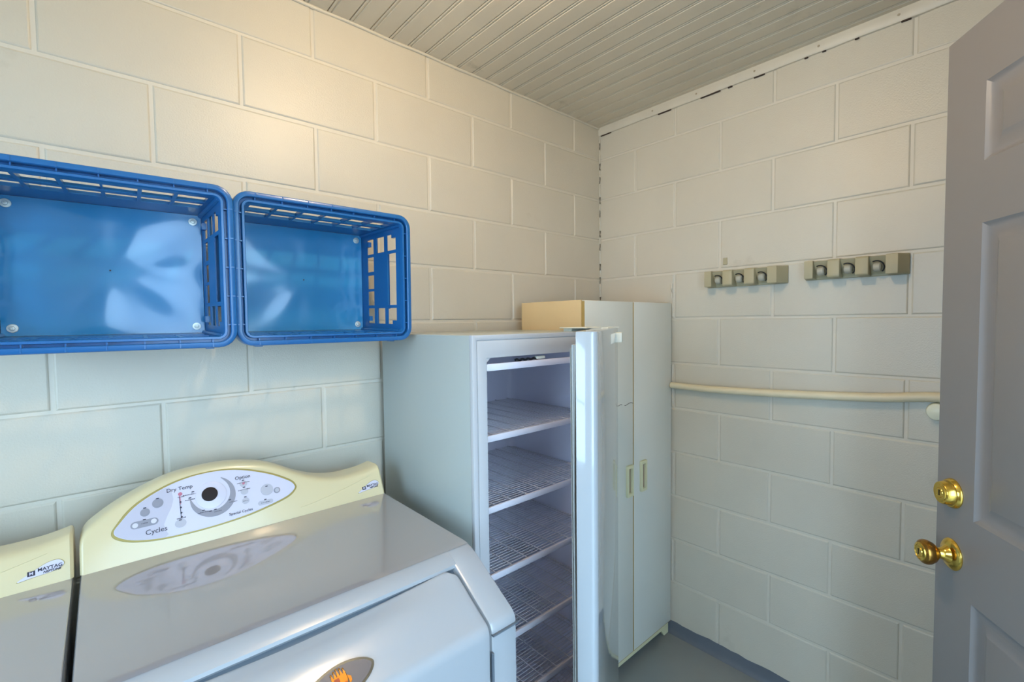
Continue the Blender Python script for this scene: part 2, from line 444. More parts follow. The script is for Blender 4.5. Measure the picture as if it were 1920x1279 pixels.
# ------------------------------------------------------------------ ceiling lamp (above the frame; the warm light of the room)
lp = thing('ceiling_lamp', 'bare warm bulb in a white porcelain holder on the beadboard ceiling', 'lamp', (LAMP[0], LAMP[1], CEIL))
mb = MB(); mb.lathe([(0, 0), (.058, 0), (.058, -.008), (.045, -.016), (.030, -.028), (.028, -.040), (.020, -.041), (0, -.041)], 32, Matrix.Translation((LAMP[0], LAMP[1], CEIL-.0005)))
mb.build('lamp_holder', m_porc, lp)
mb = MB(); mb.lathe([(0, -.134), (.012, -.132), (.022, -.125), (.029, -.112), (.031, -.099), (.028, -.085), (.020, -.068), (.014, -.055), (.0135, -.0412), (0, -.0412)], 32, Matrix.Translation((LAMP[0], LAMP[1], CEIL)))
bulb = mb.build('bulb', m_bulb, lp)
bulb.visible_shadow = True

# ------------------------------------------------------------------ dryer and washer
DXL, DXR = -1.995, -1.323
ZT = .946
KF = math.sqrt(1.25)
EX = Vector((1, 0, 0)); ES = Vector((0, .5, 1)).normalized(); NF = Vector((0, -1, .5)).normalized()
def fp(x, z, d=0):
    """point on the leaning console face at x and height z, d metres proud of it"""
    return Vector((x, -.215 + .5*(z-ZT), z)) + NF*d
def fmat(x, z, d=0):
    Mx = Matrix((EX, ES, NF)).transposed().to_4x4(); Mx.translation = fp(x, z, d); return Mx
def arc2(c, r0, a0, a1, n): return [(c[0]+r0*math.cos(a0+(a1-a0)*k/n), c[1]+r0*math.sin(a0+(a1-a0)*k/n)) for k in range(n+1)]
# slope of the front: from A (top) to B (bend)
Ay, Az, By, Bz = -.648, .946, -.800, .856
sl = math.hypot(By-Ay, Bz-Az); tdy, tdz = (By-Ay)/sl, (Bz-Az)/sl; ny, nz = tdz, -tdy     # outward normal (ny,nz)
if nz < 0: ny, nz = -ny, -nz
def rounded(p0, p1, p2, rad, n=6):
    a = Vector(p0) - Vector(p1); b = Vector(p2) - Vector(p1); a.normalize(); b.normalize()
    P1 = Vector(p1); out = []
    for k in range(n+1):
        t = k/n; q0 = P1 + a*rad; q2 = P1 + b*rad
        out.append(tuple(q0*(1-t)**2 + P1*2*t*(1-t) + q2*t*t))
    return out
FYD = -.806
def make_machine(name, label, cat, group, is_dryer):
    root = thing(name, label, cat, ((DXL+DXR)/2, -.42, 0), group)
    G = .015
    full = [(-.09, .03), (-.09, ZT)] + rounded((-.09, ZT), (Ay, Az), (By, Bz), .030) + rounded((Ay, Az), (By, Bz), (FYD, .80), .014) + [(FYD, .03)]
    cx0, cx1 = DXL+.055, DXR-.066
    mb = MB()
    mb.prism(full, DXL, cx0, 'x', .005, 2)
    mb.prism(full, cx1, DXR, 'x', .005, 2)
    # centre: top with a rolled lip, then a recess behind the door panel
    s0 = .030
    pA = (Ay + tdy*s0, Az + tdz*s0)
    mid = [(-.09, .03), (-.09, ZT)] + rounded((-.09, ZT), (Ay, Az), pA, .024) + [pA, (pA[0]-ny*.004+tdy*.003, pA[1]-nz*.006+tdz*.003), (pA[0]-ny*.022, pA[1]-nz*.022), (By-ny*.022, Bz-nz*.022-.006), (FYD+.022, .80), (FYD+.022, .03)]
    mb.prism(mid, cx0-.006, cx1+.006, 'x')
    body = mb.build('body', m_white, root, ang=35, merge=0)
    # glossy lid skin
    top = [(-.09, ZT-.001), (-.09, ZT+.0012)] + [(y, z+.0012) for y, z in rounded((-.09, ZT), (Ay, Az), (By, Bz), .030)[:3]] + [(Ay+.03-.012, ZT-.001)]
    MB().prism(top, DXL+.0015, DXR-.0015, 'x', .0009, 1).build('lid', m_top, root, ang=40)
    # seam across the right and left cheeks
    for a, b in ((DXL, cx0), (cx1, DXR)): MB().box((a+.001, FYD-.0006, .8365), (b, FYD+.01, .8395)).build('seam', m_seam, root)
    # door panel as a height field over slope and front
    nx, ns = 48, 34; X0, X1 = cx0+.004, cx1-.004
    L1 = sl - s0; L2 = .58
    def surf(x, t):
        """t: distance down from the top edge of the panel"""
        s = s0 + .004 + t
        bend = sl; R = .016
        if s < bend - R: y, z, a, b = Ay+tdy*s, Az+tdz*s, ny, nz
        elif s > bend + R: y, z, a, b = FYD+.003, Bz-(s-bend), -1, 0
        else:
            k = (s-(bend-R))/(2*R)
            q0 = Vector((Ay+tdy*(bend-R), Az+tdz*(bend-R))); q1 = Vector((By-.0025, Bz+.002)); q2 = Vector((FYD+.003, Bz-R))
            q = q0*(1-k)**2 + q1*2*k*(1-k) + q2*k*k; y, z = q
            a, b = ny*(1-k) - k, nz*(1-k); h = math.hypot(a, b); a /= h; b /= h
        w = (x-X0)/(X1-X0)
        dip = .0205*(max(0, 1-((w-.42)/.56)**2))**1.1 * math.exp(-(t/.030)**1.6)
        edge = min(x-X0, X1-x, t+.0005, 10)
        rnd_ = -.006*(1-min(1, edge/.007))**2
        h = .003 - dip + rnd_
        return (x, y + a*h, z + b*h)
    ts = [0, .002, .004, .007, .011, .016, .022, .03, .038, .046, .056, .07, .085, .10] + [sl-s0-.004-.016+.004*k for k in range(9)] + [.19, .24, .3, .36, .42, .48, .54, L1+L2]
    ts = sorted(set(round(t, 5) for t in ts))
    xs = [X0, X0+.002, X0+.004, X0+.007] + [X0+.02+(X1-X0-.04)*k/nx for k in range(nx+1)] + [X1-.007, X1-.004, X1-.002, X1]
    RC = .042
    mb = MB(); V = {}
    for i, x in enumerate(xs):
        # rounded upper corners: start lower near the sides
        e = min(x-X0, X1-x)
        st = 0 if e >= RC else RC - math.sqrt(max(0, RC*RC-(RC-e)**2))
        for j, t in enumerate(ts):
            tt = st + (ts[-1]-st)*t/ts[-1] if j else st
            if t > .15: tt = t
            elif st: tt = st + (.15-st)*t/.15
            V[i, j] = mb.bm.verts.new(surf(x, tt) if tt > 0 else surf(x, tt))
    for i in range(len(xs)-1):
        for j in range(len(ts)-1):
            mb.bm.faces.new((V[i, j], V[i+1, j], V[i+1, j+1], V[i, j+1]))
    # skirt going inwards
    ring = [(i, 0) for i in range(len(xs))] + [(len(xs)-1, j) for j in range(1, len(ts))] + [(i, len(ts)-1) for i in range(len(xs)-2, -1, -1)] + [(0, j) for j in range(len(ts)-2, 0, -1)]
    inner = [mb.bm.verts.new(Vector(V[k].co) + Vector((0, .014, -.004))) for k in ring]
    for a in range(len(ring)):
        b = (a+1) % len(ring)
        mb.bm.faces.new((V[ring[a]], V[ring[b]], inner[b], inner[a]))
    panel = mb.build('door_panel', m_white, root, ang=50, recalc=True)
    # grey seal lining the recess around the door
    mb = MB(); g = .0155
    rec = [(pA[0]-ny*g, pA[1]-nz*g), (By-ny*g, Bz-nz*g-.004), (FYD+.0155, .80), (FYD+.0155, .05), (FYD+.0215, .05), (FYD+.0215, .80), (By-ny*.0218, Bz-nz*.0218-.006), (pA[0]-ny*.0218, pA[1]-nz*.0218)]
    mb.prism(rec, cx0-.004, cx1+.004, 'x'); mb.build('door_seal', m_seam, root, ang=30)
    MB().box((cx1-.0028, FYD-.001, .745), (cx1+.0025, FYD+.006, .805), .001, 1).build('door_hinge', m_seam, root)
    # oval crest badge on the slope
    bs = .138; bxc = -1.676
    def bp(x, s, d): return Vector((x, Ay+tdy*s+ny*d, Az+tdz*s+nz*d))
    MS = Matrix((Vector((1, 0, 0)), Vector((0, -tdy, -tdz)), Vector((0, ny, nz)))).transposed().to_4x4(); MS.translation = bp(bxc, bs, .0025)
    # badge outline in local (x along width, y up the slope)
    def lens(a, b, n=40, k=1.55):
        o = []
        for i in range(n):
            t = 2*PI*i/n; c, s_ = math.cos(t), math.sin(t)
            o.append((a*c, b*math.copysign(abs(s_)**1.25, s_)))
        return o
    tilt = Matrix.Rotation(math.radians(6), 4, 'Z')
    lo = lens(.060, .027); li = lens(.0545, .0225)
    mb = MB(); mb.prism(lo, 0, .003, 'z', .001, 2, MS @ tilt)
    bd = mb.build('badge', m_chrome, root, ang=40)
    MB().prism(li, .0028, .0036, 'z', 0, 1, MS @ tilt).build('badge_plate', m_plate, bd)
    sh = [(-.012, .009), (.012, .009), (.012, -.002), (.008, -.010), (0, -.016), (-.008, -.010), (-.012, -.002)]
    mb = MB(); mb.prism(sh, .0034, .0052, 'z', .0008, 1, MS @ tilt)
    for k, (cx_, h_) in enumerate(((-.010, .012), (-.005, .016), (0, .019), (.005, .016), (.010, .012))):
        mb.prism([(cx_-.0022, .008), (cx_+.0022, .008), (cx_, .008+h_*.62)], .0034, .0050, 'z', 0, 1, MS @ tilt)
        mb.lathe([(0, .0034), (.0016, .0036), (.0016, .005), (0, .006)], 10, MS @ tilt @ Matrix.Translation((cx_, .008+h_*.62, 0)))
    mb.prism([(-.017, -.001), (-.012, .004), (-.012, -.010), (-.016, -.008)], .0034, .0046, 'z', 0, 1, MS @ tilt)
    mb.prism([(.017, -.001), (.012, .004), (.012, -.010), (.016, -.008)], .0034, .0046, 'z', 0, 1, MS @ tilt)
    mb.prism([(-.013, -.0145), (.013, -.0145), (.015, -.019), (-.015, -.019)], .0034, .0048, 'z', 0, 1, MS @ tilt)
    mb.build('crest', m_crest, bd, ang=30)
    mb = MB()
    mb.prism([(-.009, .0065), (-.001, .0065), (-.001, -.003), (-.009, -.003)], .005, .0056, 'z', 0, 1, MS @ tilt)
    mb.prism([(.001, -.0045), (.0085, -.0045), (.006, -.009), (.001, -.0125)], .005, .0056, 'z', 0, 1, MS @ tilt)
    mb.build('crest_inlay', m_crest_r, bd)
    # feet
    for fx in (DXL+.05, DXR-.05):
        for fy in (-.14, -.75): MB().lathe([(0, 0), (.022, 0), (.022, .012), (.010, .016), (.010, .032), (0, .032)], 16, Matrix.Translation((fx, fy, 0))).build('foot', m_black, root)

    # ---------------- console
    prof = [(-1.995, 1.010), (-1.985, 1.024), (-1.976, 1.032), (-1.95, 1.050), (-1.913, 1.070), (-1.853, 1.094), (-1.801, 1.104), (-1.722, 1.106), (-1.65, 1.094), (-1.601, 1.076), (-1.552, 1.049), (-1.499, 1.026), (-1.441, 1.015), (-1.38, 1.016), (-1.345, 1.021), (-1.322, 1.027)]
    pr = catmull(prof, 6, False)
    secs = []
    CR0, CR1 = -1.995, -1.310
    for k, (x, zt) in enumerate(pr):
        e = min(x-pr[0][0], pr[-1][0]-x)
        inset = .006*max(0, 1-e/.006)**2
        ins = inset
        yf = lambda z: -.215 + .5*(z-ZT)
        rr = .016
        ztt = zt - ins
        yb = -.10 + .012*(zt-1.02)/.08
        sec = [(x, -.2135+ins, ZT+.0008), (x, yf(ZT+.005)+ins, ZT+.005), (x, yf(ztt-rr*1.0)+ins, ztt-rr*1.0), (x, yf(ztt-rr*.55)+.0010+ins, ztt-rr*.55), (x, yf(ztt)+.003+ins, ztt-rr*.2), (x, yf(ztt)+.011+ins, ztt-.001), (x, yf(ztt)+.022, ztt), (x, yb-.004-ins, ztt-.003), (x, yb-ins, ztt-.009), (x, -.094-ins, ZT+.0008)]
        secs.append(sec)
    mb = MB(); mb.loft(secs)
    con = mb.build('console', m_cream, root, ang=28)
    # long embossed line on the right shoulder
    mb = MB(); mb.tube([fp(-1.56+.20*t, .967+.035*t**1.3, .0002) for t in [k/12 for k in range(13)]], .0007, 6); mb.build('emboss_line', m_cream, con)
    # oval control panel
    oval = [(-1.940, 1.009), (-1.930, .997), (-1.905, .986), (-1.862, .978), (-1.810, .9755), (-1.759, .976), (-1.710, .979), (-1.667, .984), (-1.620, .993), (-1.587, 1.002), (-1.570, 1.013), (-1.568, 1.022), (-1.581, 1.036), (-1.63, 1.063), (-1.701, 1.086), (-1.769, 1.091), (-1.834, 1.081), (-1.895, 1.055), (-1.930, 1.024)]
    oc = catmull(oval, 5)
    def to_local(pts, x0=-1.755, z0=1.03): return [(x-x0, (z-z0)*KF) for x, z in pts]
    MF = fmat(-1.755, 1.03, 0)
    loc = to_local(oc)
    cxm = sum(p_[0] for p_ in loc)/len(loc); czm = sum(p_[1] for p_ in loc)/len(loc)
    big = [(a + (a-cxm)*.012 + math.copysign(.0022, a-cxm)*min(1, abs(a-cxm)/.05), b + math.copysign(.0032, b-czm)*min(1, abs(b-czm)/.02)) for a, b in loc]
    MB().prism(big, 0, .0014, 'z', .0006, 1, MF).build('panel_rim', m_gold, con, ang=40)
    cp = MB().prism(loc, .0005, .0022, 'z', .0004, 1, MF).build('control_panel', m_panel, con, ang=40)
    # darker zone at the left
    zone = [p_ for p_ in oc if p_[0] < -1.838]
    # order along outline: starts at the left tip running along the bottom, ends back near the tip from the top
    bot_z = [p_ for p_ in oc[:len(oc)//2] if p_[0] < -1.850]; top_z = [p_ for p_ in oc[len(oc)//2:] if p_[0] < -1.838]
    zc = bot_z + [(-1.846, .981), (-1.852, .992), (-1.853, 1.003), (-1.846, 1.018), (-1.837, 1.034), (-1.832, 1.050), (-1.834, 1.066), (-1.838, 1.0765)] + top_z
    zl_ = to_local(zc); zl_ = [(a*.995 + cxm*.005, b + (czm-b)*.02) for a, b in zl_]
    MB().prism(zl_, .0021, .0024, 'z', 0, 1, MF).build('panel_zone', m_zone, con)
    lay = .0024
    def disc(mb, x, z, r0, d0=lay, d1=lay+.0006, asp=1.0, n=24):
        o = [(r0*asp*math.cos(2*PI*k/n), r0*math.sin(2*PI*k/n)) for k in range(n)]
        mb.prism(o, d0, d1, 'z', 0, 1, fmat(x, z))
    def pill(mb, x, z, hw, r0, d0=lay, d1=lay+.0006):
        o = arc2((hw, 0), r0, -PI/2, PI/2, 8) + arc2((-hw, 0), r0, PI/2, 3*PI/2, 8)
        mb.prism(o, d0, d1, 'z', 0, 1, fmat(x, z))
    def bar(mb, x, z, w, h, d=lay+.0007, rot=0):
        mb.prism([(-w/2, -h/2), (w/2, -h/2), (w/2, h/2), (-w/2, h/2)], lay-.0002, d, 'z', 0, 1, fmat(x, z) @ Matrix.Rotation(rot, 4, 'Z'))
    def dashes(mb, x, z, w, h, d=lay+.0007, rr=random.Random(2)):
        n = max(3, int(w/.0022)); st = w/n
        for k in range(n):
            bw = st*rr.uniform(.35, .8); bh = h*rr.uniform(.55, 1)
            mb.prism([(-bw/2, -h/2), (bw/2, -h/2), (bw/2, -h/2+bh), (-bw/2, -h/2+bh)], lay-.0002, d, 'z', 0, 1, fmat(x-w/2+st*(k+.5), z))
    for bxp, bzp, rr in ((-1.861, 1.048, .0105), (-1.885, 1.035, .0088)):
        mb = MB(); disc(mb, bxp, bzp, rr); disc(mb, bxp, bzp, rr*.72, lay, lay+.0012); mb.build('button', m_grey, con)
    mb = MB(); pill(mb, -1.887, 1.014, .017, .0078); mb.build('button', m_grey, con)
    mb = MB(); disc(mb, -1.8705, 1.0145, .0052, lay, lay+.0012); mb.build('button_dot', m_panel, con); mb = MB(); disc(mb, -1.9035, 1.0135, .0052, lay, lay+.0012); mb.build('button_dot', m_panel, con)
    mb = MB(); disc(mb, -1.822, .9975, .0095, lay, lay+.0007, 1.15); mb.build('button', m_lgrey, con)
    mb = MB(); disc(mb, -1.635, 1.026, .0145, lay, lay+.0008); mb.build('button', m_lgrey, con)
    mb = MB(); disc(mb, -1.612, 1.0195, .0075, lay, lay+.0013); mb.build('button', m_grey, con)
    mb = MB(); disc(mb, -1.612, 1.0195, .0052, lay+.001, lay+.0018); mb.build('button_dot', m_lgrey, con)
    for z in (1.0505, 1.033, 1.012):
        mb = MB(); disc(mb, -1.686, z, .0075, lay, lay+.0006, 1.1); mb.build('button', m_lgrey, con)
    mb = MB(); pill(mb, -1.642, .9985, .012, .0055); mb.build('button', m_lgrey, con)
    # dial: dark centre, pale hub, grey crescent sweep
    mb = MB(); o1 = []; o2 = []
    for k in range(33):
        a = math.radians(-185 + (65+185)*k/32); t = k/32
        w = .0015 + .014*math.sin(PI*min(1, max(0, t))**.9)**.8
        ro = .0475; o1.append((ro*math.cos(a), ro*math.sin(a))); o2.append(((ro-w)*math.cos(a), (ro-w)*math.sin(a)))
    n = len(o1)
    tm = bmesh.new(); A = [tm.verts.new((x, y, lay)) for x, y in o1]; B = [tm.verts.new((x, y, lay)) for x, y in o2]
    A2 = [tm.verts.new((x, y, lay+.0006)) for x, y in o1]; B2 = [tm.verts.new((x, y, lay+.0006)) for x, y in o2]
    for k in range(n-1):
        tm.faces.new((A2[k], A2[k+1], B2[k+1], B2[k])); tm.faces.new((A[k], A[k+1], A2[k+1], A2[k])); tm.faces.new((B[k+1], B[k], B2[k], B2[k+1]))
    tm.faces.new((A[0], A2[0], B2[0], B[0])); tm.faces.new((A[-1], B[-1], B2[-1], A2[-1]))
    mb.take(tm, fmat(-1.753, 1.037) ); mb.build('dial_sweep', m_grey, con)
    mb = MB(); mb.lathe([(0, .0018), (.0325, .0018), (.0322, .0032), (.030, .0038), (0, .0038)], 40, fmat(-1.757, 1.041)); dial = mb.build('dial', m_panel, con)
    mb = MB(); mb.lathe([(0, .0034), (.0170, .0034), (.0165, .0050), (.012, .0056), (0, .0058)], 36, fmat(-1.760, 1.0435)); mb.build('dial_center', m_dial, dial)
    # lettering and marks
    ink = MB()
    for txt, x, z, size in (('Cycles', -1.867, .9945, .0150), ('Dry Temp', -1.818, 1.0685, .0122), ('Option', -1.686, 1.0655, .0120), ('Special Cycles', -1.699, .9905, .0092)):
        ink.take(text_bm(txt, size, fmat(x, z, lay+.0004), .0003))
    for x, z, w in ((-1.798, 1.052, .030), (-1.800, 1.041, .020), (-1.793, 1.0625, .0), (-1.755, 1.066, .026), (-1.776, 1.0085, .024), (-1.747, 1.004, .016), (-1.713, 1.0165, .018), (-1.686, 1.0535, .028), (-1.686, 1.0375, .028), (-1.686, 1.012, .012), (-1.635, 1.025, .016), (-1.642, .9985, .022), (-1.817, 1.051, .014), (-1.820, 1.0075, .018), (-1.861, 1.048, .012), (-1.885, 1.035, .008), (-1.887, 1.0145, .012)):
        if w: dashes(ink, x, z, w, .0022)
    for x, z in ((-1.861, 1.0575), (-1.885, 1.044), (-1.887, 1.0215), (-1.686, 1.0585), (-1.686, 1.0425), (-1.686, 1.0205), (-1.793, 1.0560), (-1.800, 1.0445), (-1.635, 1.0335), (-1.642, 1.0045), (-1.822, 1.0040), (-1.776, 1.0125), (-1.762, 1.0075), (-1.752, 1.0085), (-1.720, 1.022)):
        pill(ink, x, z, .0018, .0011, lay, lay+.0012)
    for z in (1.040, 1.029, 1.018, 1.0095): disc(ink, -1.819, z, .0020, lay, lay+.0012, n=10)
    bar(ink, -1.820, 1.030, .0011, .050)
    ink.build('printing', m_ink, con, ang=20)
    mb = MB(); disc(mb, -1.818, 1.057, .0042, lay, lay+.0005); bar(mb, -1.819, 1.046, .0016, .022, lay+.0009); mb.build('indicator_mark', m_red, con); mb = MB(); disc(mb, -1.686, 1.0512, .0030, lay+.0005, lay+.0009); mb.build('indicator_mark', m_red, con)
    # maker's badge on the right end of the console
    bo = catmull([(-1.402, .9645), (-1.380, .9665), (-1.352, .9690), (-1.338, .9745), (-1.337, .9815), (-1.346, .9870), (-1.362, .9850), (-1.384, .9745)], 5)
    lb = [(x+1.366, (z-.974)*KF) for x, z in bo]
    MR = fmat(-1.366, .974)
    MB().prism([(a*1.03, b*1.07) for a, b in lb], 0, .0006, 'z', 0, 1, MR).build('badge_outline', m_gold, con)
    MB().prism(lb, 0, .0010, 'z', 0, 1, MR).build('brand_badge', m_panel, con)
    mb = MB()
    mb.take(text_bm('MAYTAG', .0088, fmat(-1.356, .9765, .0012), .0002, bold=.0002))
    mb.take(text_bm('NEPTUNE', .0058, fmat(-1.3535, .9708, .0012), .0002, bold=.0002, shear=.3))
    mb.prism([(-.0055, -.0045), (.0055, -.0045), (.0055, .0045), (-.0055, .0045)], .0008, .0014, 'z', .0003, 1, fmat(-1.3825, .9735))
    mb.build('brand_lettering', m_ink, con)
    MB().take(text_bm('M', .0080, fmat(-1.3825, .9735, .0016), .0002, bold=.0001)).build('brand_emblem', m_panel, con)
    return root
dryer = make_machine('clothes_dryer', 'white laundry dryer with a full oval control panel, beside the freezer', 'dryer', None, True)
washer = copy_tree(dryer)
for o_, nm in ((washer, 'washing_machine'),): o_.name = nm
washer.location.x -= .682
washer.location.y += .0
washer['label'] = 'white laundry washer cut off at the left edge, only its cream console end showing'
washer['category'] = 'washing machine'

# ------------------------------------------------------------------ upright freezer
FX0, FX1, FYF, FYB, FZT = -1.235, -.660, -.545, -.035, 1.424
fz = thing('upright_freezer', 'white upright freezer standing with its door ajar and wire shelves empty', 'freezer', ((FX0+FX1)/2, -.29, 0))
OX0, OX1, OZ0, OZ1 = -1.187, -.708, .14, 1.362
IYB = -.095
mb = MB()
W_ = .024
mb.box((FX0, FYF+.012, .035), (FX0+W_, FYB, FZT-.001), .003); mb.box((FX1-W_, FYF+.012, .035), (FX1, FYB, FZT-.001), .003)
mb.box((FX0+.002, FYB-.02, .035), (FX1-.002, FYB, FZT-.002), .002); mb.box((FX0+.001, FYF+.012, FZT-.02), (FX1-.001, FYB, FZT), .003)
mb.box((FX0+.001, FYF+.012, .035), (FX1-.001, FYB, .055), .003)
mb.build('cabinet_shell', m_fr_side, fz, merge=0)
# front frame with stepped face
mb = MB()
def ring(mb, x0, x1, z0, z1, X0, X1, Z0, Z1, y0, y1, bev=.002):
    """frame between outer (x0..x1,z0..z1) and inner (X0..X1,Z0..Z1)"""
    t = bmesh.new()
    o = [(x0, z0), (x1, z0), (x1, z1), (x0, z1)]; i_ = [(X0, Z0), (X1, Z0), (X1, Z1), (X0, Z1)]
    V = [[t.verts.new((a, y, b)) for a, b in q] for y in (y0, y1) for q in (o, i_)]
    for k in range(4):
        j = (k+1) % 4
        t.faces.new((V[0][k], V[0][j], V[1][j], V[1][k])); t.faces.new((V[2][k], V[2][j], V[3][j], V[3][k]))
        t.faces.new((V[0][k], V[0][j], V[2][j], V[2][k])); t.faces.new((V[1][k], V[1][j], V[3][j], V[3][k]))
    bmesh.ops.recalc_face_normals(t, faces=t.faces[:])
    if bev: bmesh.ops.bevel(t, geom=[e for e in t.edges if abs(e.calc_face_angle(0)) > .5], offset=bev, segments=2, profile=.5, affect='EDGES')
    mb.take(t)
ring(mb, FX0, FX1, .035, FZT, FX0+.0145, FX1-.0145, .06, FZT-.0135, FYF, FYF+.014, .0015)
ring(mb, FX0+.016, FX1-.016, .062, FZT-.015, OX0, OX1, OZ0, OZ1, FYF+.0005, FYF+.014, .0022)
ring(mb, FX0+.012, FX1-.012, .058, FZT-.011, OX0, OX1, OZ0, OZ1, FYF+.003, FYF+.03, 0)
# chamfered upper left corner of the opening
mb.poly([(OX0, FYF+.002, OZ1-.012), (OX0, FYF+.002, OZ1), (OX0+.012, FYF+.002, OZ1), (OX0, FYF+.02, OZ1-.012), (OX0, FYF+.02, OZ1), (OX0+.012, FYF+.02, OZ1)], [(0, 2, 1), (0, 3, 5, 2)])
mb.build('front_frame', m_fr, fz, ang=30, merge=0)
# liner with rounded vertical corners
R = .035
sec = [(OX0, FYF+.012)] + [(OX0, IYB-R)] + arc2((OX0+R, IYB-R), R, PI, PI/2, 6)[1:] + arc2((OX1-R, IYB-R), R, PI/2, 0, 6) + [(OX1, FYF+.012)]
mb = MB(); A = [mb.bm.verts.new((x, y, OZ0)) for x, y in sec]; B = [mb.bm.verts.new((x, y, OZ1+.0)) for x, y in sec]
for k in range(len(sec)-1): mb.bm.faces.new((A[k], A[k+1], B[k+1], B[k]))
mb.bm.faces.new(A); mb.bm.faces.new(B[::-1])
out = [(OX0-.01, FYF+.012), (OX0-.01, IYB+.015), (OX1+.01, IYB+.015), (OX1+.01, FYF+.012)]
C_ = [mb.bm.verts.new((x, y, OZ0-.01)) for x, y in out]; D_ = [mb.bm.verts.new((x, y, OZ1+.01)) for x, y in out]
for k in range(3): mb.bm.faces.new((C_[k+1], C_[k], D_[k], D_[k+1]))
mb.build('liner', m_liner, fz, ang=40, recalc=False)
# moulded rails and the curved coolant tubes in the back left corner
mb = MB()
for x, y in ((OX0+.020, IYB-.012), (OX0+.052, IYB-.004)):
    for zs in (1.16, .97, .78, .59, .40):
        mb.tube([(x-.008, y, zs+.15), (x, y, zs+.13), (x, y, zs+.06), (x+.008, y, zs+.045), (x+.008, y, zs+.01), (x, y, zs-.002)], .0035, 8)
mb.build('coolant_tube', m_liner, fz)
ZS = [1.145, .951, .763, .567, .373, .20]
def shelf(zc, thin=False):
    mb = MB()
    mb.box((OX0+.001, FYF+.004, zc-.009), (OX1-.001, FYF+.011, zc+.009), .002)
    return mb.build('shelf', m_wire if not thin else m_liner, fz)
def grid_for(sh, zc):
    mb = MB(); z = zc + .004
    y0, y1 = FYF+.016, IYB-.006
    n = 34
    for k in range(n+1):
        y = y0 + (y1-y0)*k/n; x0_ = OX0+.004; 
        mb.tube([(OX0+.003, y, z), (OX1-.003, y, z)], .0013, 5, cap=False)
    for x in [OX0+.03+.06*k for k in range(8)]:
        mb.tube([(x, y0-.006, z+.0026), (x, y1, z+.0026)], .0016, 5, cap=False)
    for x in (OX0+.006, OX1-.006): mb.tube([(x, y0-.006, z-.003), (x, y1, z-.003)], .003, 6)
    mb.build('wire_grid', m_wire, sh, ang=80)
for zc in ZS:
    sh = shelf(zc); grid_for(sh, zc)
top_sh = MB().box((OX0+.001, FYF+.003, 1.327), (OX1-.001, FYF+.010, 1.346), .0015).build('top_trim', m_liner, fz)
mb = MB(); mb.tube([(OX0+.11+.006*k, FYF+.012, 1.350+.0018*math.sin(k*1.7)) for k in range(16)], .0035, 6); mb.build('cable', m_black, fz)
mb = MB(); mb.box((OX0+.19, FYF+.006, 1.348), (OX0+.225, FYF+.018, 1.357), .002); mb.build('light_housing', m_hinge, fz)
# hinge
mb = MB(); mb.box((-.815, -.575, 1.434), (-.680, -.46, 1.4375), .0012, 1)
mb.box((-.74, -.60, 1.434), (-.680, -.55, 1.4375), .0012, 1)
mb.box((-.80, -.50, 1.4235), (-.70, -.465, 1.4345), .001, 1)
mb.tube([(-.702, -.588, 1.415), (-.702, -.588, 1.4345)], .0035, 10)
hb = mb.build('hinge_bracket', m_hinge, fz, ang=30, merge=0)

for fx in (FX0+.05, FX1-.05):
    for fy in (FYF+.06, FYB-.06): MB().lathe([(0, 0), (.02, 0), (.02, .012), (.008, .014), (.008, .04), (0, .04)], 14, Matrix.Translation((fx, fy, 0))).build('foot', m_black, fz)
# freezer door, ajar
thf = math.radians(31); WD = .57; TD = .048
Df = Vector((-math.cos(thf), -math.sin(thf), 0)); eyf = Vector((0, 0, 1)).cross(Df)
MDo = Matrix((Df, eyf, Vector((0, 0, 1)))).transposed().to_4x4(); MDo.translation = Vector((-.643, -.569, 0))
outl = [(0, -TD)] + [(WD-.004, -TD), (WD-.001, -TD+.001), (WD, -TD+.004)] + arc2((WD-.016, -.016), .016, 0, PI/2, 7) + [(WD*.75, .0012), (WD*.5, .002), (WD*.25, .0012)] + arc2((.010, -.010), .010, PI/2, PI, 5)
mb = MB(); mb.prism(outl, .06, 1.435, 'z', .004, 2, MDo)
fd = mb.build('door', m_fr_door, fz, ang=28)
MB().box((.050, -.002, 1.388), (.100, .020, 1.420), .0022, 2, MDo).build('hinge_cap', m_hinge, fd)
# inner liner of the door
mb = MB()
mb.box((.055, -TD-.010, .12), (WD-.055, -TD+.001, 1.375), .006, 2, MDo)
mb.build('inner_liner', m_liner, fd)
mb = MB()
a0, a1, z0, z1 = .020, WD-.012, .095, 1.403
for off, rr, dd in ((0, .0048, .006), (.008, .0042, .0115), (.015, .0048, .006)):
    c = [(a0+off, z0+off), (a1-off, z0+off), (a1-off, z1-off), (a0+off, z1-off)]
    mb.tube([MDo @ Vector((x, -TD-dd, z)) for x, z in c], rr, 8, closed=True)
mb.build('gasket', m_gasket, fd, ang=60)
mb = MB()
ringpts = [(a0+.002, z0+.002), (a1-.002, z1-.002)]
for (x0_, x1_, zz0, zz1) in ((a1-.018, a1-.004, z0, z1), (a0+.004, a0+.018, z0, z1), (a0, a1, z0+.004, z0+.018), (a0, a1, z1-.018, z1-.004)):
    mb.box((x0_, -TD-.004, zz0), (x1_, -TD+.001, zz1), .001, 1, MDo)
mb.build('gasket_base', m_gasket_d, fd)

